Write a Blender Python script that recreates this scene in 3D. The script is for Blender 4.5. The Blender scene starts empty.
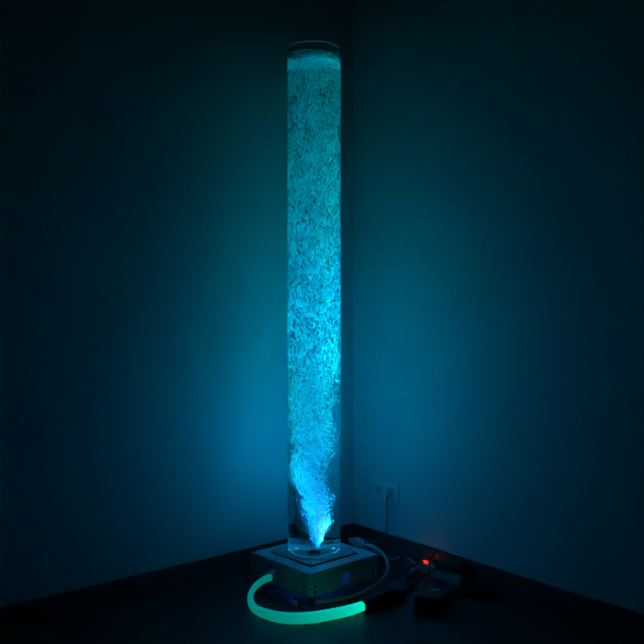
import bpy, bmesh, math, random
import numpy as np
from mathutils import Vector, Matrix

random.seed(7)
rng = np.random.default_rng(11)
S = bpy.context.scene
COL = S.collection
rad = math.radians

# ------------------------------------------------------------------ camera
cam_d = bpy.data.cameras.new('camera')
cam_d.sensor_width = 36.0
cam_d.lens = 36.0 * 800.0 / 644.0
cam_d.clip_start = 0.05
cam = bpy.data.objects.new('camera', cam_d)
COL.objects.link(cam)
cam.location = (0, 0, 1.031)
cam.rotation_euler = (rad(90 - 0.93), 0, 0)
S.camera = cam

# ------------------------------------------------------------------ world, exposure
w = bpy.data.worlds.new('night_room')
S.world = w
w.use_nodes = True
bg = w.node_tree.nodes['Background']
bg.inputs['Color'].default_value = (0.12, 0.75, 0.75, 1)
bg.inputs['Strength'].default_value = 0.0012
S.view_settings.view_transform = 'Standard'
S.view_settings.look = 'None'
S.view_settings.gamma = 1.0
S.view_settings.use_curve_mapping = False
S.view_settings.exposure = 0.0
try:
    S.cycles.sample_clamp_indirect = 4.0
    S.cycles.diffuse_bounces = 6
    S.cycles.max_bounces = 16
except Exception:
    pass

# the bubble lamp's own LED floods, in the floor of the water column, shining up
TX, TY = -0.030, 3.003          # axis of the bubble tube
Z_TOP = 0.111                   # top of its base box
def disk_lamp(name, z, size, spread, power, color, x=TX, y=TY, tilt=0.0):
    d = bpy.data.lights.new(name, 'AREA')
    d.shape = 'DISK'; d.size = size; d.spread = rad(spread)
    d.energy = power; d.color = color
    o = bpy.data.objects.new(name, d)
    COL.objects.link(o)
    o.location = (x, y, z); o.rotation_euler = (math.pi + tilt, 0, 0)
    return o
for i in range(8):              # ring of narrow-beam LEDs
    a_ = 2 * math.pi * (i + 0.3) / 8
    disk_lamp('led_narrow_beam', Z_TOP + 0.020, 0.034, 5, 0.76, (0.0, 0.70, 0.62), TX + 0.068 * math.cos(a_), TY + 0.068 * math.sin(a_))
disk_lamp('led_blue_flood', Z_TOP + 0.021, 0.15, 28, 10.0, (0.0, 0.37, 1.0))
disk_lamp('led_white_spot', Z_TOP + 0.022, 0.012, 60, 0.035, (0.25, 0.40, 1.0), TX + 0.034, TY - 0.012, rad(10))

# ------------------------------------------------------------------ materials
def mat(name, color, rough=0.5, metal=0.0, noise=0.0, nscale=30.0, emis=None, estr=0.0, spec=0.5, bump=0.0):
    m = bpy.data.materials.new(name); m.use_nodes = True
    nt = m.node_tree; b = nt.nodes['Principled BSDF']
    b.inputs['Base Color'].default_value = (*color, 1)
    b.inputs['Roughness'].default_value = rough
    b.inputs['Metallic'].default_value = metal
    b.inputs['Specular IOR Level'].default_value = spec
    if noise or bump:
        tc = nt.nodes.new('ShaderNodeTexCoord')
        n = nt.nodes.new('ShaderNodeTexNoise'); n.inputs['Scale'].default_value = nscale
        n.inputs['Detail'].default_value = 5
        nt.links.new(tc.outputs['Object'], n.inputs['Vector'])
    if noise:
        r = nt.nodes.new('ShaderNodeMapRange')
        r.inputs['To Min'].default_value = 1 - noise; r.inputs['To Max'].default_value = 1 + noise
        mx = nt.nodes.new('ShaderNodeVectorMath'); mx.operation = 'SCALE'
        mx.inputs[0].default_value = color
        nt.links.new(n.outputs['Fac'], r.inputs['Value'])
        nt.links.new(r.outputs['Result'], mx.inputs['Scale'])
        nt.links.new(mx.outputs['Vector'], b.inputs['Base Color'])
    if bump:
        bp = nt.nodes.new('ShaderNodeBump'); bp.inputs['Strength'].default_value = bump
        bp.inputs['Distance'].default_value = 0.002
        nt.links.new(n.outputs['Fac'], bp.inputs['Height'])
        nt.links.new(bp.outputs['Normal'], b.inputs['Normal'])
    if emis:
        b.inputs['Emission Color'].default_value = (*emis, 1)
        b.inputs['Emission Strength'].default_value = estr
    return m

def glass(name, ior, color=(1, 1, 1)):
    m = bpy.data.materials.new(name); m.use_nodes = True
    nt = m.node_tree; nt.nodes.remove(nt.nodes['Principled BSDF'])
    g = nt.nodes.new('ShaderNodeBsdfGlass')
    g.inputs['Color'].default_value = (*color, 1)
    g.inputs['IOR'].default_value = ior; g.inputs['Roughness'].default_value = 0.0
    nt.links.new(g.outputs[0], nt.nodes['Material Output'].inputs['Surface'])
    return m

def froth(name, trans):
    m = bpy.data.materials.new(name); m.use_nodes = True
    nt = m.node_tree; nt.nodes.remove(nt.nodes['Principled BSDF'])
    d = nt.nodes.new('ShaderNodeBsdfDiffuse'); d.inputs['Color'].default_value = (.95, .95, .95, 1)
    t = nt.nodes.new('ShaderNodeBsdfTranslucent'); t.inputs['Color'].default_value = (.95, .95, .95, 1)
    x = nt.nodes.new('ShaderNodeMixShader'); x.inputs[0].default_value = trans
    nt.links.new(d.outputs[0], x.inputs[1]); nt.links.new(t.outputs[0], x.inputs[2])
    nt.links.new(x.outputs[0], nt.nodes['Material Output'].inputs['Surface'])
    return m

def floor_mat():
    m = mat('dark_floor_tile', (0.045, 0.048, 0.05), 0.48, spec=0.22, noise=0.15, nscale=9, bump=0.04)
    nt = m.node_tree; b = nt.nodes['Principled BSDF']
    tc = nt.nodes.new('ShaderNodeTexCoord'); sp = nt.nodes.new('ShaderNodeSeparateXYZ')
    nt.links.new(tc.outputs['Object'], sp.inputs[0])
    masks = []
    for ax, off in (('X', 0.749), ('Y', 0.597)):
        a = nt.nodes.new('ShaderNodeMath'); a.operation = 'SUBTRACT'; a.inputs[1].default_value = off - 6.0
        nt.links.new(sp.outputs[ax], a.inputs[0])
        md = nt.nodes.new('ShaderNodeMath'); md.operation = 'PINGPONG'; md.inputs[1].default_value = 0.3
        nt.links.new(a.outputs[0], md.inputs[0])
        lt = nt.nodes.new('ShaderNodeMath'); lt.operation = 'LESS_THAN'; lt.inputs[1].default_value = 0.0022
        nt.links.new(md.outputs[0], lt.inputs[0]); masks.append(lt)
    mx = nt.nodes.new('ShaderNodeMath'); mx.operation = 'MAXIMUM'
    nt.links.new(masks[0].outputs[0], mx.inputs[0]); nt.links.new(masks[1].outputs[0], mx.inputs[1])
    old = b.inputs['Base Color'].links[0].from_socket
    mix = nt.nodes.new('ShaderNodeMix'); mix.data_type = 'RGBA'
    nt.links.new(mx.outputs[0], mix.inputs['Factor'])
    nt.links.new(old, mix.inputs['A']); mix.inputs['B'].default_value = (0.010, 0.010, 0.010, 1)
    nt.links.new(mix.outputs['Result'], b.inputs['Base Color'])
    ra = nt.nodes.new('ShaderNodeMapRange'); ra.inputs['To Min'].default_value = 0.48; ra.inputs['To Max'].default_value = 0.9
    nt.links.new(mx.outputs[0], ra.inputs['Value']); nt.links.new(ra.outputs['Result'], b.inputs['Roughness'])
    return m

def fibre_mat():
    # light-guide: it really gives off more light near the end it is fed from
    m = mat('side_glow_fibre', (0.75, 0.8, 0.8), 0.35)
    nt = m.node_tree; b = nt.nodes['Principled BSDF']
    at = nt.nodes.new('ShaderNodeAttribute'); at.attribute_name = 'along'
    cr = nt.nodes.new('ShaderNodeValToRGB')
    e = cr.color_ramp.elements
    e[0].position = 0.0; e[0].color = (0.0, 0.15, 0.115, 1)
    e[1].position = 1.0; e[1].color = (0.0, 0.86, 0.56, 1)
    for p, c in ((0.3, (0.0, 0.175, 0.14, 1)), (0.6, (0.0, 0.27, 0.20, 1)), (0.85, (0.0, 0.52, 0.36, 1))):
        k = e.new(p); k.color = c
    nt.links.new(at.outputs['Fac'], cr.inputs[0])
    nt.links.new(cr.outputs[0], b.inputs['Emission Color'])
    b.inputs['Emission Strength'].default_value = 1.0
    return m

M = dict(
    wall=mat('white_wall_paint', (0.47, 0.48, 0.49), 0.85, noise=0.03, nscale=60, spec=0.2, bump=0.08),
    floor=floor_mat(),
    plinth=mat('dark_plinth_tile', (0.05, 0.052, 0.055), 0.36, noise=0.12, nscale=14, spec=0.35),
    grout=mat('plinth_joint', (0.012, 0.012, 0.012), 0.9, noise=0.1),
    box=mat('grey_painted_metal', (0.45, 0.47, 0.48), 0.42, noise=0.03, nscale=50),
    plate=mat('grey_flange', (0.40, 0.42, 0.43), 0.38, noise=0.04, nscale=40),
    screw=mat('dark_screw', (0.05, 0.05, 0.05), 0.35, metal=0.8, noise=0.1),
    hole=mat('dark_hole', (0.012, 0.012, 0.012), 0.7, noise=0.1),
    bolt=mat('bright_bolt', (0.7, 0.7, 0.7), 0.25, metal=1.0, noise=0.05),
    acrylic=glass('clear_acrylic', 1.49, (0.97, 1.0, 0.99)),
    water_side=glass('water_against_acrylic', 1.333 / 1.49),
    water_top=glass('water_surface', 1.333),
    frost=froth('frosted_acrylic_edge', 0.5),
    bubble=froth('bubble_froth', 0.45),
    foam=froth('foam', 0.5),
    black=mat('black_plastic', (0.012, 0.011, 0.011), 0.5, noise=0.15, nscale=80),
    rubber=mat('black_rubber', (0.014, 0.013, 0.013), 0.65, noise=0.15, nscale=80),
    white=mat('white_plastic', (0.62, 0.64, 0.64), 0.4, noise=0.03),
    socket=mat('white_socket_plastic', (0.54, 0.55, 0.55), 0.35, noise=0.02),
    grey_cable=mat('grey_cable_sheath', (0.38, 0.40, 0.41), 0.5, noise=0.08, nscale=60),
    dark_cable=mat('dark_grey_cable_sheath', (0.16, 0.17, 0.175), 0.55, noise=0.08, nscale=60),
    strip=mat('dull_white_plastic', (0.2, 0.205, 0.205), 0.45, noise=0.05),
    pale=mat('pale_plug', (0.38, 0.40, 0.40), 0.5, noise=0.05),
    sticker=mat('pale_sticker', (0.35, 0.37, 0.38), 0.6, noise=0.1),
    fibre=fibre_mat(),
    blue_win=mat('blue_backlit_disc', (0.05, 0.12, 0.3), 0.4, noise=0.1, emis=(0.0, 0.05, 0.30), estr=0.22),
    led=mat('blue_led', (0.3, 0.5, 0.8), 0.3, noise=0.02, emis=(0.02, 0.45, 1.0), estr=1.2),
    rim=mat('acrylic_edge_glow', (0.5, 0.6, 0.6), 0.4, noise=0.05, emis=(0.0, 0.16, 0.24), estr=1.0),  # glow put into the cut edge as emission
    red=mat('red_lit_switch', (0.6, 0.03, 0.01), 0.3, noise=0.05, emis=(1.0, 0.03, 0.005), estr=1.1),
)

# ------------------------------------------------------------------ mesh helpers
class MB:
    def __init__(self): self.bm = bmesh.new()
    def box(self, c, s, bevel=0.0, rot=None, seg=2):
        g = bmesh.ops.create_cube(self.bm, size=1.0)
        v = g['verts']
        for q in v: q.co = Vector((q.co.x * s[0], q.co.y * s[1], q.co.z * s[2]))
        if bevel:
            ed = list({e for q in v for e in q.link_edges})
            r = bmesh.ops.bevel(self.bm, geom=ed, offset=bevel, segments=seg, affect='EDGES', profile=0.5)
            v = list({q for q in r['verts']} | {q for q in v if q.is_valid})
        mt = Matrix.Translation(c) @ (rot if rot is not None else Matrix())
        for q in v: q.co = mt @ q.co
        return self
    def cyl(self, c, r, h, axis='Z', n=24, r2=None, mtx=None, bevel=0.0):
        R = {'Z': Matrix(), 'X': Matrix.Rotation(rad(90), 4, 'Y'), 'Y': Matrix.Rotation(rad(-90), 4, 'X')}[axis]
        m = Matrix.Translation(c) @ (mtx if mtx is not None else R)
        h2 = h / 2; r2 = r if r2 is None else r2
        prof = [(0, -h2), (r - bevel, -h2)] + ([(r, -h2 + bevel)] if bevel else []) + ([(r2, h2 - bevel)] if bevel else []) + [(r2 - bevel, h2), (0, h2)]
        return self.lathe(prof, n, m)
    def lathe(self, prof, n=32, m=Matrix(), close=False):
        rings = []
        for r, z in prof:
            if r < 1e-7: rings.append([self.bm.verts.new(m @ Vector((0, 0, z)))])
            else: rings.append([self.bm.verts.new(m @ Vector((r * math.cos(2 * math.pi * i / n), r * math.sin(2 * math.pi * i / n), z))) for i in range(n)])
        pr = list(zip(rings, rings[1:])) + ([(rings[-1], rings[0])] if close else [])
        for a, b in pr:
            for i in range(n):
                j = (i + 1) % n
                if len(a) == 1 and len(b) == 1: continue
                if len(a) == 1: f = (a[0], b[j], b[i])
                elif len(b) == 1: f = (a[i], a[j], b[0])
                else: f = (a[i], a[j], b[j], b[i])
                self.bm.faces.new(f)
        return self
    def sweep(self, pts, r, n=10, smooth=8, radii=None, attr=None, closed=False):
        P = curve(pts, smooth, closed)
        N = len(P)
        if radii is not None:
            rr = np.interp(np.linspace(0, 1, N), np.linspace(0, 1, len(radii)), radii)
        else: rr = [r] * N
        lay = self.bm.verts.layers.float.new(attr) if attr else None
        L = [0.0]
        for a, b in zip(P, P[1:]): L.append(L[-1] + (b - a).length)
        up = None; rings = []
        for i, p in enumerate(P):
            if closed: t = (P[(i + 1) % N] - P[i - 1]).normalized()
            else: t = (P[min(i + 1, N - 1)] - P[max(i - 1, 0)]).normalized()
            if up is None:
                up = Vector((0, 0, 1)) if abs(t.z) < 0.9 else Vector((1, 0, 0))
            up = (up - t * up.dot(t)).normalized()
            s = t.cross(up)
            ring = []
            for k in range(n):
                a = 2 * math.pi * k / n
                v = self.bm.verts.new(p + (s * math.cos(a) + up * math.sin(a)) * rr[i])
                if lay is not None: v[lay] = L[i] / L[-1]
                ring.append(v)
            rings.append(ring)
        pr = list(zip(rings, rings[1:])) + ([(rings[-1], rings[0])] if closed else [])
        for a, b in pr:
            for k in range(n):
                j = (k + 1) % n
                self.bm.faces.new((a[k], a[j], b[j], b[k]))
        if not closed:
            self.bm.faces.new(rings[0][::-1]); self.bm.faces.new(rings[-1])
        return self
    def build(self, name, m, parent=None, smooth=True, angle=40, recalc=True):
        if recalc: bmesh.ops.recalc_face_normals(self.bm, faces=self.bm.faces)
        self.bm.normal_update()
        if smooth:
            for f in self.bm.faces: f.smooth = True
            for e in self.bm.edges:
                if len(e.link_faces) == 2:
                    an = e.calc_face_angle(0); fa, fb_ = (f.calc_area() for f in e.link_faces)
                    # crisp between a broad face and its bevel, so broad faces keep flat normals
                    if an > rad(angle) or (an > rad(8) and max(fa, fb_) > 10 * min(fa, fb_)): e.smooth = False
        me = bpy.data.meshes.new(name); self.bm.to_mesh(me); self.bm.free()
        me.materials.append(m)
        o = bpy.data.objects.new(name, me); COL.objects.link(o)
        if parent: o.parent = parent
        return o

def curve(pts, k, closed=False):
    P = [Vector(p) for p in pts]; out = []; n = len(P)
    rng_ = range(n) if closed else range(n - 1)
    for i in rng_:
        if closed: a, b, c, d = P[i - 1], P[i], P[(i + 1) % n], P[(i + 2) % n]
        else: a, b, c, d = P[max(i - 1, 0)], P[i], P[i + 1], P[min(i + 2, n - 1)]
        for q in range(k):
            t = q / k
            out.append(0.5 * ((2 * b) + (c - a) * t + (2 * a - 5 * b + 4 * c - d) * t * t + (3 * b - a - 3 * c + d) * t ** 3))
    if not closed: out.append(P[-1].copy())
    return out

def tag(o, label, cat, group=None, kind=None):
    o['label'] = label; o['category'] = cat
    if group: o['group'] = group
    if kind: o['kind'] = kind
    return o
def empty(name, loc, label, cat, rz=0.0, kind=None):
    o = bpy.data.objects.new(name, None); COL.objects.link(o)
    o.empty_display_size = 0.05
    o.location = loc; o.rotation_euler = (0, 0, rz)
    return tag(o, label, cat, kind=kind)
def struct(o, label):
    o['kind'] = 'structure'; o['label'] = label; o['category'] = 'wall' if 'wall' in o.name else o.name.split('_')[0]
    return o
def copy_part(o, loc, parent=None):
    c = o.copy(); COL.objects.link(c); c.parent = parent or o.parent; c.location = loc
    return c

# ------------------------------------------------------------------ the room corner
CX, CY = 0.137, 3.515
A_L, A_R = rad(180 + 41.1), rad(-51.0)
def wall(name, ang, length, side, label):
    mb = MB(); t = 0.12
    mb.box((length / 2 - 0.06 * 0, side * t / 2, 1.35), (length, t, 2.7))
    o = mb.build(name, M['wall']); o.location = (CX, CY, 0); o.rotation_euler = (0, 0, ang)
    return struct(o, label)
wall('wall_left', A_L, 3.6, -1, 'white painted wall left of the corner behind the bubble lamp')
wall('wall_right', A_R, 3.6, 1, 'white painted wall right of the corner carrying the double socket')

def baseboard(name, ang, side, joints, length, label):
    mb = MB(); edges = [0.0] + joints + [length]
    for a, b in zip(edges, edges[1:]):
        mb.box(((a + b) / 2, side * 0.005, 0.045), (b - a - 0.003, 0.010, 0.088), 0.0012)
    mb.box((length / 2, side * 0.0035, 0.044), (length, 0.007, 0.086))
    o = mb.build(name, M['plinth']); o.location = (CX, CY, 0); o.rotation_euler = (0, 0, ang)
    return struct(o, label)
baseboard('baseboard_left', A_L, 1, [0.121, 0.721, 1.321, 1.921, 2.521, 3.121], 3.6, 'dark tile skirting along the left wall')
baseboard('baseboard_right', A_R, -1, [0.55, 1.15, 1.75, 2.35, 2.95], 3.6, 'dark tile skirting along the right wall')

fl = MB(); fl.box((1.75, 1.75, -0.03), (4.1, 4.1, 0.06))
flo = fl.build('floor', M['floor'], smooth=False)
flo.location = (CX, CY, 0); flo.rotation_euler = (0, 0, A_L)
struct(flo, 'dark floor of large square tiles with thin joints')

# ------------------------------------------------------------------ the bubble lamp
lamp = empty('bubble_lamp', (TX, TY, 0), 'tall clear bubble tube lamp on a square grey metal box in the corner', 'bubble lamp', rad(41.6))
H = 0.17; ZB = 0.024
# hollow box: four sides and a top, open underneath
bx = MB()
bx.box((0, 0, (ZB + Z_TOP) / 2), (2 * H, 2 * H, Z_TOP - ZB), 0.003)
low = [f for f in bx.bm.faces if f.calc_center_median().z < ZB + 1e-4]
bmesh.ops.delete(bx.bm, geom=low, context='FACES')
base = bx.build('base_box', M['box'], lamp)
sol = base.modifiers.new('sheet_metal', 'SOLIDIFY'); sol.thickness = 0.0025; sol.offset = -1
for sx in (-1, 1):
    for sy in (-1, 1):
        MB().cyl((sx * 0.12, sy * 0.12, ZB / 2), 0.016, ZB, bevel=0.002).build('foot', M['rubber'], lamp)
# flange plate and its screws
fp = MB(); fp.box((0, 0, Z_TOP + 0.003), (0.228, 0.228, 0.006), 0.0015)
plate = fp.build('flange_plate', M['plate'], lamp)
fg = MB(); fg.box((0, 0, Z_TOP + 0.0006), (0.238, 0.238, 0.0014))  # dark sheet standing in for the shadow line round the flange plate
fg.build('flange_shadow_line', M['hole'], lamp)
scr = None
for q in [(-1, -1), (-1, 1), (1, -1), (1, 1)]:
    loc = (q[0] * 0.105, q[1] * 0.105, Z_TOP + 0.0072)
    if scr is None:
        scr = MB().cyl((0, 0, 0), 0.0042, 0.003, n=14, bevel=0.0008).build('flange_screw', M['screw'], plate); scr.location = loc
    else: copy_part(scr, loc)
# rows of screws on the box top, outside the flange
ts = None
for q in [(-0.137, -0.055), (-0.137, 0.055), (0.137, -0.055), (0.137, 0.055), (-0.055, 0.137), (0.055, 0.137), (-0.055, -0.137), (0.055, -0.137)]:
    loc = (q[0], q[1], Z_TOP + 0.001)
    if ts is None:
        ts = MB().cyl((0, 0, 0), 0.0032, 0.002, n=12, bevel=0.0006).build('lid_screw', M['screw'], base); ts.location = loc
    else: copy_part(ts, loc)
cs = None
for q in [(-1, -1), (-1, 1), (1, -1), (1, 1)]:
    loc = (q[0] * 0.160, q[1] * 0.160, Z_TOP + 0.0012)
    if cs is None:
        cs = MB().cyl((0, 0, 0), 0.0042, 0.0026, n=14, bevel=0.001).build('corner_bolt', M['bolt'], base); cs.location = loc
    else: copy_part(cs, loc)
# pairs of dark screws near each upright edge
def side_screws(axis):
    first = None
    for s in (-1, 1):
        for e in (-1, 1):
            for h in (0.041, 0.0605):
                loc = (s * (H + 0.0008), e * 0.144, h) if axis == 'X' else (e * 0.144, s * (H + 0.0008), h)
                if first is None:
                    first = MB().cyl((0, 0, 0), 0.0052, 0.003, axis=axis, n=14, bevel=0.0006).build('side_screw', M['hole'], base)
                    first.location = loc
                else: copy_part(first, loc)
side_screws('X'); side_screws('Y')
# fibre gland on the left face, blue lit disc on the right face
g = MB(); g.cyl((-H - 0.003, 0.016, 0.062), 0.027, 0.006, axis='X', n=36, bevel=0.0015)
gl = g.build('fibre_gland', M['plate'], lamp)
MB().lathe([(0.0150, -0.014), (0.0215, -0.014), (0.0225, -0.012), (0.0225, 0.014), (0.0165, 0.014), (0.0150, 0.012)], 36, Matrix.Translation((-H - 0.018, 0.016, 0.062)) @ Matrix.Rotation(rad(-90), 4, 'Y'), close=True).build('gland_collar', M['plate'], gl)
bw = MB(); bw.cyl((0.002, -H - 0.001, 0.060), 0.023, 0.003, axis='Y', n=40, bevel=0.0008)
bwo = bw.build('indicator_disc', M['blue_win'], lamp); bwo['label'] = 'round blue backlit disc'
MB().lathe([(0.023, -0.002), (0.0252, -0.002), (0.0252, 0.002), (0.023, 0.002)], 40, Matrix.Translation((0.002, -H - 0.001, 0.060)) @ Matrix.Rotation(rad(90), 4, 'X'), close=True).build('disc_rim', M['plate'], bwo)

# acrylic tube: outer face, cut rim, inner face down to the water line
RO, RI = 0.100, 0.095
Z0, Z1 = Z_TOP + 0.006, 1.998
ZW = 1.935                      # underside of the foam
ZS = ZW + 0.0365                 # top of the water, level with the foam
tb = MB()
tb.lathe([(RI, Z0), (RO, Z0), (RO, Z1 - 0.0012), (RO - 0.0012, Z1), (RI + 0.0012, Z1), (RI, Z1 - 0.0012), (RI, ZS)], 160)
# (the inner face below the water line is the water's own side)
tube = tb.build('acrylic_tube', M['acrylic'], lamp, angle=50, recalc=False)
# rim ring: its own emission stands in for light guided up the acrylic wall
rim = MB().lathe([(RI + 0.001, Z1 + 0.0002), (RO - 0.0022, Z1 + 0.0002), (RO - 0.0022, Z1 + 0.0010), (RI + 0.001, Z1 + 0.0010)], 160, close=True).build('tube_rim_glow', M['rim'], lamp)
# frosted ring the tube is glued into, air nozzle, ring of LEDs
MB().lathe([(0.084, Z0 + 0.001), (0.0945, Z0 + 0.001), (0.0945, Z0 + 0.012), (0.084, Z0 + 0.010)], 72, close=True).build('glued_ring', M['frost'], lamp)
nz = MB().cyl((0, 0, Z0 + 0.017), 0.011, 0.032, n=24, bevel=0.002).build('air_nozzle', M['black'], lamp)
MB().cyl((0, 0, Z0 + 0.005), 0.020, 0.008, n=24, bevel=0.002).build('nozzle_nut', M['screw'], nz)
ring = MB().lathe([(0.058, Z0 + 0.001), (0.078, Z0 + 0.001), (0.078, Z0 + 0.003), (0.058, Z0 + 0.003)], 64, close=True).build('led_ring', M['plate'], lamp)
led = None
for i in range(10):
    a = 2 * math.pi * (i + 0.3) / 10
    loc = (0.069 * math.cos(a), 0.069 * math.sin(a), Z0 + 0.0045)
    if led is None:
        led = MB().cyl((0, 0, 0), 0.0030, 0.005, n=14, bevel=0.001).build('led', M['led'], ring); led.location = loc
    else: copy_part(led, loc)
# blue light leaking out below the open box
for lx, ly in ((-0.11, -0.03), (-0.03, -0.105)):
    u = bpy.data.lights.new('inside_box_led', 'POINT'); u.energy = 0.07; u.color = (0.0, 0.2, 1.0); u.shadow_soft_size = 0.01
    uo = bpy.data.objects.new('inside_box_led', u); COL.objects.link(uo)
    ca, sa = math.cos(rad(41.6)), math.sin(rad(41.6))
    uo.location = (TX + lx * ca - ly * sa, TY + lx * sa + ly * ca, 0.065)

# ------------------------------------------------------------------ water, bubbles, foam
wt = MB()
wt.lathe([(0, Z0 + 0.0005), (RI, Z0 + 0.0005), (RI, ZS), (0, ZS)], 160)
water = wt.build('water', M['water_side'], angle=50)
water.data.materials.append(M['water_top'])
for p in water.data.polygons:
    if abs(p.normal.z) > 0.9: p.material_index = 1
water.location = (TX, TY, 0)
tag(water, 'clear water filling the bubble tube from base to foam', 'water', kind='stuff')

PX = 1 / 265.0
def px2z(py): return 1.031 - (py - 309) * 3.0 / 800
prof = [(548, 313.5, 317.5), (538, 312, 323.5), (530, 311.5, 326), (522, 309.5, 331.5), (508, 304, 330.5), (495, 302, 331), (481, 294, 326),
        (468, 291.5, 327), (450, 294, 332), (438, 290.5, 334), (420, 290, 335), (408, 288, 332.5), (394, 288, 336), (376, 288, 339), (362, 287, 341.5), (325, 287, 341.5)]
PZ = np.array([px2z(p[0]) for p in prof])
def to_true(dx): return np.clip(dx * PX / 1.30, -0.091, 0.091)
PXL = to_true(np.array([p[1] for p in prof]) - 314.5)
PXR = to_true(np.array([p[2] for p in prof]) - 314.5)

ico = bmesh.new(); bmesh.ops.create_icosphere(ico, subdivisions=1, radius=1.0)
IV = np.array([v.co[:] for v in ico.verts]); IF = np.array([[v.index for v in f.verts] for f in ico.faces]); ico.free()

ZC = px2z(395)
class Clump:
    # blocks of denser and thinner froth: trilinear interpolation of a random lattice
    def __init__(self, cx, cz):
        self.c = np.array([cx, cx, cz]); self.g = rng.uniform(0, 1, (32, 32, 160))
    def __call__(self, P):
        q = (P + np.array([0.12, 0.12, 0.0])) / self.c
        i = np.floor(q).astype(int); f = q - i; f = f * f * (3 - 2 * f); v = 0
        for a in (0, 1):
            for b in (0, 1):
                for c in (0, 1):
                    wgt = (f[:, 0] if a else 1 - f[:, 0]) * (f[:, 1] if b else 1 - f[:, 1]) * (f[:, 2] if c else 1 - f[:, 2])
                    v = v + wgt * self.g[(i[:, 0] + a) % 32, (i[:, 1] + b) % 32, (i[:, 2] + c) % 160]
        return v
CL = Clump(0.011, 0.022); CL2 = Clump(0.03, 0.06)
def in_column(n):
    out = []
    while sum(map(len, out)) < n:
        m = n * 2
        z = rng.uniform(ZC, ZW - 0.002, m)
        r = 0.0925 * np.sqrt(rng.uniform(0, 1, m)); a = rng.uniform(0, 2 * np.pi, m)
        P = np.stack([r * np.cos(a), r * np.sin(a), z], 1)
        up = np.clip((z - ZC) / 0.34, 0.0, 1)
        low = np.clip((1.55 - z) / 0.4, 0.6, 1)
        dens = (CL(P) * 0.7 + CL2(P) * 0.3 - 0.25 * low) * (1 + low)
        dens = dens - 0.16 * np.clip(-P[:, 0] / 0.05, 0, 1) * np.clip((1.5 - z) / 0.3, 0, 1)
        out.append(P[rng.uniform(0, 1, m) < np.clip(dens, 0, 1) * up])
    return np.concatenate(out)[:n]
def in_plume(n):
    # more bubbles towards the nozzle, where the stream is narrow and dense
    u = rng.uniform(0, 1, n)
    u = np.where((u > 0.72) & (rng.uniform(0, 1, n) < (u - 0.72) / 0.28), rng.uniform(0, 0.72, n), u)
    z = PZ[0] + (PZ[-1] - PZ[0]) * u
    xl = np.interp(z, PZ, PXL); xr = np.interp(z, PZ, PXR)
    c = (xl + xr) / 2; h = (xr - xl) / 2
    q = rng.uniform(0, 1, n) ** 0.6; a = rng.uniform(0, 2 * np.pi, n)
    ragged = 1 + 0.18 * rng.standard_normal(n)
    x = c + h * q * np.cos(a) * ragged; y = h * 0.9 * q * np.sin(a) * ragged
    rr = np.hypot(x, y); k = np.minimum(1, 0.0925 / np.maximum(rr, 1e-6))
    return np.stack([x * k, y * k, z], 1)

def bubbles(P, wide, tall, tilt):
    n = len(P)
    a = rng.uniform(wide[0], wide[1], n); c = rng.uniform(tall[0], tall[1], n)
    T = IV[None] * np.stack([a, a * rng.uniform(.8, 1.2, n), c], 1)[:, None, :]
    # wobble: bend each bubble sideways a little
    bend = rng.standard_normal((n, 1)) * 0.5
    T[:, :, 0] += bend * a[:, None] * (T[:, :, 2] / c[:, None]) ** 2
    th = rng.standard_normal(n) * tilt; ph = rng.uniform(0, 2 * np.pi, n)
    ct, st = np.cos(th)[:, None], np.sin(th)[:, None]
    x = T[:, :, 0] * ct + T[:, :, 2] * st; z = -T[:, :, 0] * st + T[:, :, 2] * ct; y = T[:, :, 1]
    cp, sp_ = np.cos(ph)[:, None], np.sin(ph)[:, None]
    V = np.stack([x * cp - y * sp_, x * sp_ + y * cp, z], 2) + P[:, None, :]
    return V.reshape(-1, 3)

def np_mesh(name, V, F, m):
    me = bpy.data.meshes.new(name)
    me.vertices.add(len(V)); me.vertices.foreach_set('co', V.astype(np.float32).ravel())
    me.loops.add(F.size); me.loops.foreach_set('vertex_index', F.astype(np.int32).ravel())
    me.polygons.add(len(F)); me.polygons.foreach_set('loop_start', np.arange(0, F.size, 3, dtype=np.int32))
    me.polygons.foreach_set('use_smooth', np.ones(len(F), bool))
    me.update(calc_edges=True); me.validate()
    me.materials.append(m)
    o = bpy.data.objects.new(name, me); COL.objects.link(o); return o

parts = [bubbles(in_column(10500), (0.0009, 0.0015), (0.004, 0.010), 0.22),
         bubbles(in_plume(13500), (0.0006, 0.0011), (0.0018, 0.0052), 0.42)]
V = np.concatenate(parts)
r = np.hypot(V[:, 0], V[:, 1]); k = np.minimum(1, 0.0942 / np.maximum(r, 1e-6)); V[:, 0] *= k; V[:, 1] *= k
V[:, 2] = np.minimum(V[:, 2], ZW - 0.002)
nb = len(V) // len(IV)
F = (IF[None] + (np.arange(nb) * len(IV))[:, None, None]).reshape(-1, 3)
bub = np_mesh('air_bubbles', V, F, M['bubble'])
bub.location = (TX, TY, 0)
tag(bub, 'swirling plume of fine air bubbles rising through the water column', 'bubbles', kind='stuff')

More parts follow.
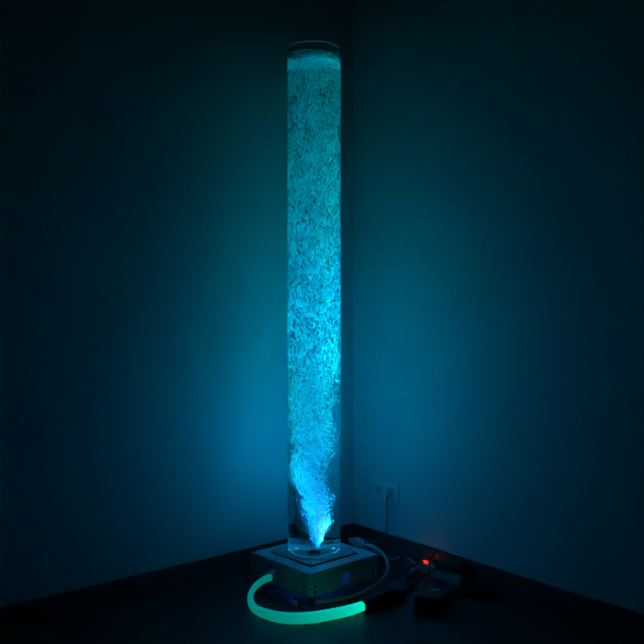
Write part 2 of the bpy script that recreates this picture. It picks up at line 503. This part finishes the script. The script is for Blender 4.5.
# foam head: froth of packed bubbles floating on the water
ico = bmesh.new(); bmesh.ops.create_icosphere(ico, subdivisions=2, radius=1.0)
SV = np.array([v.co[:] for v in ico.verts]); SF = np.array([[v.index for v in f.verts] for f in ico.faces]); ico.free()
nf = 2600
fr = rng.uniform(0.0018, 0.0042, nf)
ff = np.sqrt(rng.uniform(0, 1, nf)) * (0.0946 - fr); fa = rng.uniform(0, 2 * np.pi, nf)
dome = 0.0348 - 0.004 * (ff / 0.0946) ** 2
fz = ZW + 0.001 + fr + rng.uniform(0, 1, nf) * (dome - 2 * fr)
FP = np.stack([ff * np.cos(fa), ff * np.sin(fa), fz], 1)
FV = (SV[None] * fr[:, None, None] + FP[:, None, :]).reshape(-1, 3)
foam = np_mesh('foam', FV, (SF[None] + (np.arange(nf) * len(SV))[:, None, None]).reshape(-1, 3), M['foam'])
foam.location = (TX, TY, 0)
tag(foam, 'pale foam head floating on the water near the tube rim', 'foam', kind='stuff')

# ------------------------------------------------------------------ glowing fibre and its projector
fb = [(-0.1853, 2.8756, 0.062), (-0.200, 2.859, 0.062), (-0.224, 2.833, 0.055), (-0.243, 2.806, 0.042), (-0.250, 2.772, 0.027), (-0.235, 2.712, 0.016),
      (-0.196, 2.650, 0.0185), (-0.122, 2.606, 0.0185), (-0.039, 2.609, 0.0185), (0.043, 2.644, 0.0185), (0.101, 2.677, 0.0195), (0.140, 2.704, 0.022)]
fo = MB().sweep(fb, 0, n=24, smooth=10, radii=[0.0122, 0.0120, 0.0114, 0.0102, 0.0104, 0.0128, 0.0162, 0.0182, 0.0183, 0.0178, 0.0170, 0.0155], attr='along').build('light_fibre', M['fibre'], angle=60)
tag(fo, 'thick glowing green light fibre curling across the floor in front of the grey box', 'light fibre')

pj = empty('fibre_projector', (0.140, 2.704, 0), 'black handset-shaped light projector feeding the right end of the glowing fibre', 'projector', math.atan2(0.128, 0.150))
b = MB()
b.sweep([(0.012, 0, 0.022), (0.03, 0, 0.0225), (0.055, 0, 0.024), (0.085, 0, 0.026), (0.125, 0, 0.026), (0.165, 0, 0.025), (0.188, 0, 0.023), (0.196, 0, 0.022)], 0, n=28, smooth=4,
        radii=[0.019, 0.020, 0.0215, 0.0255, 0.0258, 0.025, 0.021, 0.011])
pb = b.build('projector_body', M['black'], pj)
cuff = MB()
cuff.lathe([(0.0165, -0.012), (0.021, -0.012), (0.0215, 0.010), (0.0165, 0.010)], 32, Matrix.Translation((0.006, 0, 0.022)) @ Matrix.Rotation(rad(90), 4, 'Y'), close=True)
cuff.build('fibre_cuff', M['rubber'], pj)
for i in range(4):
    MB().lathe([(0.0245, -0.002), (0.0268, -0.001), (0.0268, 0.001), (0.0245, 0.002)], 32, Matrix.Translation((0.10 + 0.014 * i, 0, 0.0262)) @ Matrix.Rotation(rad(90), 4, 'Y'), close=True).build('grip_ring', M['rubber'], pb)
def worldcord(o, pts, r, name, m, n=8):
    inv = (Matrix.Translation(o.location) @ Matrix.Rotation(o.rotation_euler.z, 4, 'Z')).inverted()
    return MB().sweep([inv @ Vector(p) for p in pts], r, n=n, smooth=8).build(name, m, o)
worldcord(pj, [(0.279, 2.828, 0.022), (0.288, 2.842, 0.030), (0.286, 2.868, 0.047), (0.270, 2.885, 0.052), (0.245, 2.888, 0.046), (0.222, 2.876, 0.030), (0.205, 2.868, 0.010), (0.200, 2.875, 0.0035)], 0.0022, 'looped_cord', M['rubber'])
worldcord(pj, [(0.281, 2.826, 0.022), (0.289, 2.848, 0.014), (0.298, 2.872, 0.009), (0.308, 2.893, 0.009)], 0.0032, 'supply_cord', M['rubber'])

# in-line connector on the black lead
ic = empty('cable_connector', (0.318, 2.912, 0), 'black in-line connector on the lead behind the fibre projector', 'connector', rad(58))
MB().cyl((0, 0, 0.009), 0.0085, 0.048, axis='X', n=20, bevel=0.0015).build('barrel', M['black'], ic)
MB().cyl((-0.030, 0, 0.009), 0.0048, 0.016, axis='X', n=16).build('strain_relief', M['rubber'], ic)
MB().cyl((0.030, 0, 0.009), 0.0048, 0.016, axis='X', n=16).build('strain_relief', M['rubber'], ic)
worldcord(ic, [(0.334, 2.938, 0.009), (0.350, 2.955, 0.014), (0.385, 2.978, 0.030), (0.418, 3.000, 0.040), (0.436, 3.020, 0.046)], 0.0032, 'lead', M['rubber'])
worldcord(ic, [(0.330, 2.932, 0.009), (0.322, 2.990, 0.006), (0.326, 3.050, 0.012), (0.345, 3.085, 0.030), (0.374, 3.090, 0.045), (0.396, 3.088, 0.052)], 0.0036, 'curved_lead', M['rubber'])
worldcord(ic, [(0.331, 2.934, 0.009), (0.345, 2.915, 0.005), (0.365, 2.890, 0.0035), (0.388, 2.862, 0.0035)], 0.003, 'short_lead', M['rubber'])

# ------------------------------------------------------------------ power strip, adapters, transformer
st_ang = math.atan2(2.955 - 3.120, 0.520 - 0.390)
st = empty('power_strip', (0.463, 3.040, 0), 'white multi-socket power strip with a red lit switch along the right skirting', 'power strip', st_ang)
sb = MB(); sb.box((0, 0, 0.020), (0.225, 0.052, 0.040), 0.007, seg=3)
sbo = sb.build('strip_body', M['strip'], st)
well = None
for x in (-0.045, 0.005, 0.055):
    if well is None:
        well = MB().lathe([(0.0, 0.0), (0.0185, 0.0), (0.0195, 0.0012), (0.021, 0.0012), (0.021, -0.001), (0.0, -0.001)], 28).build('socket_well', M['pale'], sbo); well.location = (x, 0, 0.0405)
    else: copy_part(well, (x, 0, 0.0405))
sw = MB(); sw.box((0, 0, 0), (0.024, 0.013, 0.009), 0.002)
swo = sw.build('rocker_switch', M['red'], st); swo.location = (-0.092, -0.004, 0.0435); swo['label'] = 'red glowing rocker switch'
worldcord(st, [(0.396, 3.128, 0.018), (0.381, 3.150, 0.018), (0.368, 3.185, 0.016), (0.352, 3.232, 0.016), (0.335, 3.268, 0.014), (0.312, 3.272, 0.010), (0.283, 3.258, 0.008), (0.245, 3.250, 0.030), (0.215, 3.245, 0.055)], 0.0036, 'strip_cord', M['grey_cable'])
def red_glow(p, e):
    d = bpy.data.lights.new('switch_glow', 'POINT'); d.energy = e; d.color = (1.0, 0.05, 0.02); d.shadow_soft_size = 0.004
    o = bpy.data.objects.new('switch_glow', d); COL.objects.link(o); o.location = p
red_glow((0.4085, 3.110, 0.056), 0.006)

ad = empty('plug_in_adapter', (0.478, 3.006, 0.0425), 'black plug-in adapter lying across the power strip beside the red switch', 'adapter', st_ang + rad(18))
a = MB(); a.box((0.005, 0.0, 0.0175), (0.108, 0.050, 0.034), 0.008, seg=3)
ao = a.build('adapter_body', M['black'], ad)
MB().box((-0.055, 0.0, 0.022), (0.014, 0.022, 0.020), 0.003).build('cord_boot', M['rubber'], ad)
worldcord(ad, [(0.450, 3.055, 0.056), (0.454, 3.058, 0.078), (0.447, 3.060, 0.098), (0.439, 3.055, 0.108), (0.430, 3.045, 0.096), (0.410, 3.020, 0.070), (0.402, 2.985, 0.030), (0.402, 2.940, 0.008), (0.410, 2.890, 0.0035), (0.420, 2.850, 0.0035)], 0.003, 'arched_cord', M['rubber'])

tr = empty('power_transformer', (0.380, 2.738, 0), 'large black block transformer with a small pale sticker in front of the power strip', 'transformer', rad(-3) + math.atan2(2.804 - 2.677, 0.391 - 0.306) - rad(56))
t_ = MB(); t_.box((0, 0, 0.031), (0.094, 0.140, 0.062), 0.007, seg=3)
tb_ = t_.build('transformer_body', M['black'], tr)
MB().box((0, 0, 0.020), (0.0946, 0.1406, 0.0015)).build('case_seam', M['rubber'], tb_)
MB().box((0.006, 0.012, 0.0624), (0.030, 0.018, 0.0008)).build('sticker', M['sticker'], tr)
tr.rotation_euler[2] = rad(-24)
worldcord(tr, [(0.412, 2.800, 0.020), (0.430, 2.835, 0.015), (0.470, 2.850, 0.006), (0.520, 2.850, 0.005), (0.560, 2.862, 0.005), (0.600, 2.840, 0.005), (0.640, 2.790, 0.005)], 0.004, 'transformer_cord', M['rubber'])

br = empty('power_brick', (0.565, 2.842, 0), 'flat black power brick on the floor right of the block transformer', 'adapter', rad(-22))
k_ = MB(); k_.box((0, 0, 0.018), (0.115, 0.055, 0.034), 0.007, seg=3); k_.build('brick_body', M['black'], br)
MB().cyl((-0.066, 0, 0.016), 0.005, 0.02, axis='X', n=14, r2=0.004).build('strain_relief', M['rubber'], br)
worldcord(br, [(0.495, 2.872, 0.016), (0.475, 2.885, 0.008), (0.455, 2.880, 0.004), (0.440, 2.862, 0.004)], 0.0032, 'brick_cord', M['rubber'])

pp = empty('pale_plug', (0.349, 3.105, 0), 'small pale grey plug lying left of the red switch', 'plug', rad(50))
MB().box((0, 0, 0.009), (0.036, 0.017, 0.017), 0.004, seg=3).build('plug_body', M['pale'], pp)
MB().cyl((0.026, 0, 0.009), 0.005, 0.018, axis='X', n=14, r2=0.0035).build('strain_relief', M['pale'], pp)
worldcord(pp, [(0.370, 3.130, 0.009), (0.378, 3.142, 0.011), (0.386, 3.146, 0.020), (0.394, 3.142, 0.030)], 0.003, 'plug_cord', M['grey_cable'])

# ------------------------------------------------------------------ wall socket, plug and cable bundle
def wall_right_frame(s, out, h):
    d = Vector((math.cos(A_R), math.sin(A_R), 0)); n = Vector((d.y, -d.x, 0))
    return Vector((CX, CY, 0)) + d * s + n * out + Vector((0, 0, h))
so = empty('wall_socket', wall_right_frame(0.214, 0, 0.268), 'white double wall socket above the skirting on the right wall', 'wall socket', A_R)
# local x runs along the wall, -y out of it
MB().box((0, -0.005, 0), (0.154, 0.010, 0.081), 0.003, seg=3).build('cover_plate', M['socket'], so)
for x in (-0.0365, 0.0365):
    md = MB()
    md.box((x, -0.0105, 0), (0.060, 0.003, 0.060), 0.001)
    mo = md.build('socket_insert', M['socket'], so)
    Rw = Matrix.Translation((x, -0.012, 0)) @ Matrix.Rotation(rad(90), 4, 'X')
    MB().lathe([(0.0, 0.0006), (0.0185, 0.0006), (0.0190, 0.0028), (0.0215, 0.0028), (0.0220, -0.001), (0.0, -0.001)], 36, Rw).build('socket_well', M['pale'], mo)
    if x < 0:
        MB().cyl((x, -0.017, 0.0095), 0.0026, 0.010, axis='Y', n=12, bevel=0.0008).build('earth_pin', M['bolt'], mo)
        for dx in (-0.0095, 0.0095):
            MB().cyl((x + dx, -0.0128, -0.001), 0.0028, 0.0008, axis='Y', n=12).build('contact_hole', M['hole'], mo)

pc = empty('mains_cable', wall_right_frame(0.2505, 0.016, 0.268), 'grey power cord plugged into the right half of the wall socket, coiled behind the box', 'power cord', A_R)
pg = MB()
pg.cyl((0, -0.003, 0), 0.0165, 0.010, axis='Y', n=32, bevel=0.002); pg.box((0, -0.010, -0.002), (0.011, 0.010, 0.030), 0.003)
pgo = pg.build('plug', M['pale'], pc); pgo['label'] = 'round grey mains plug'
MB().sweep([(0, -0.012, -0.010), (0, -0.016, -0.026), (0, -0.019, -0.042)], 0, n=12, smooth=5, radii=[0.0065, 0.0052, 0.004]).build('plug_boot', M['dark_cable'], pgo)
wf = wall_right_frame
worldcord(pc, [wf(0.2505, 0.037, 0.230), wf(0.250, 0.033, 0.18), wf(0.246, 0.030, 0.13), wf(0.243, 0.032, 0.098), wf(0.228, 0.040, 0.082), (0.235, 3.30, 0.070), (0.205, 3.268, 0.078), (0.180, 3.262, 0.082)], 0.0034, 'cord', M['dark_cable'])
coil = MB()
for i in range(6):
    j = lambda s: random.uniform(-s, s)
    cx_, cy_, cz = 0.186 + j(.006), 3.235 + j(.012), 0.066 + j(.007)
    a1 = 0.066 + j(.010); b1 = 0.015 + abs(j(.012)); tl = rad(-17 + j(7)); ph = j(1.2)
    pts = []
    for q in range(12):
        t = 2 * math.pi * q / 12
        ex, ez = a1 * math.cos(t), b1 * math.sin(t) * (1.0 if math.cos(t) < 0.2 else 0.75)
        pinch = 0.45 + 0.55 * abs(math.cos(t)) ** 0.7
        ez *= pinch * 1.35
        pts.append((cx_ + ex * math.cos(tl) - ez * math.sin(tl) * math.cos(ph), cy_ + ez * math.sin(ph) - ex * 0.30, cz + ex * math.sin(tl) + ez * math.cos(tl) * math.cos(ph)))
    coil.sweep(pts, 0.0034, n=8, smooth=6, closed=True)
coil.bm.verts.ensure_lookup_table()
inv = (Matrix.Translation(pc.location) @ Matrix.Rotation(pc.rotation_euler.z, 4, 'Z')).inverted()
for v in coil.bm.verts: v.co = inv @ v.co
coil.build('coiled_cord', M['grey_cable'], pc)
tie = MB(); tie.lathe([(0.017, -0.0035), (0.0195, -0.0035), (0.0195, 0.0035), (0.017, 0.0035)], 24, inv @ Matrix.Translation((0.180, 3.236, 0.069)) @ Matrix.Rotation(rad(-17), 4, 'Y') @ Matrix.Rotation(rad(90), 4, 'Y'), close=True)
tie.build('cable_tie', M['rubber'], pc)

pu = empty('pump_cable', (0.161, 2.902, 0), 'thick grey cable sweeping round the right side of the box to its front corner', 'cable')
worldcord(pu, [(0.165, 3.215, 0.075), (0.200, 3.180, 0.080), (0.236, 3.120, 0.076), (0.252, 3.060, 0.054), (0.243, 3.010, 0.030), (0.212, 2.965, 0.014), (0.161, 2.895, 0.0075), (0.110, 2.842, 0.0062), (0.055, 2.808, 0.0062), (0.005, 2.785, 0.0072), (-0.030, 2.762, 0.014)], 0.0058, 'cable_sheath', M['grey_cable'], n=12)
cno = MB().cyl((-0.075 - .161, 2.742 - 2.902, 0.0175), 0.0085, 0.034, n=18, bevel=0.002).build('connector_body', M['black'], pu)
MB().cyl((-0.031 - .161, 2.755 - 2.902, 0.0155), 0.0075, 0.026, n=18, bevel=0.002).build('cable_end', M['black'], pu)
MB().sweep([(-0.031 - .161, 2.755 - 2.902, 0.020), (-0.053 - .161, 2.747 - 2.902, 0.012), (-0.075 - .161, 2.742 - 2.902, 0.026), (-0.094 - .161, 2.744 - 2.902, 0.034)], 0.0042, n=12, smooth=6).build('connector_arm', M['black'], cno)
MB().cyl((-0.096 - .161, 2.744 - 2.902, 0.034), 0.0075, 0.006, axis='X', n=16, bevel=0.001).build('connector_cap', M['black'], cno)
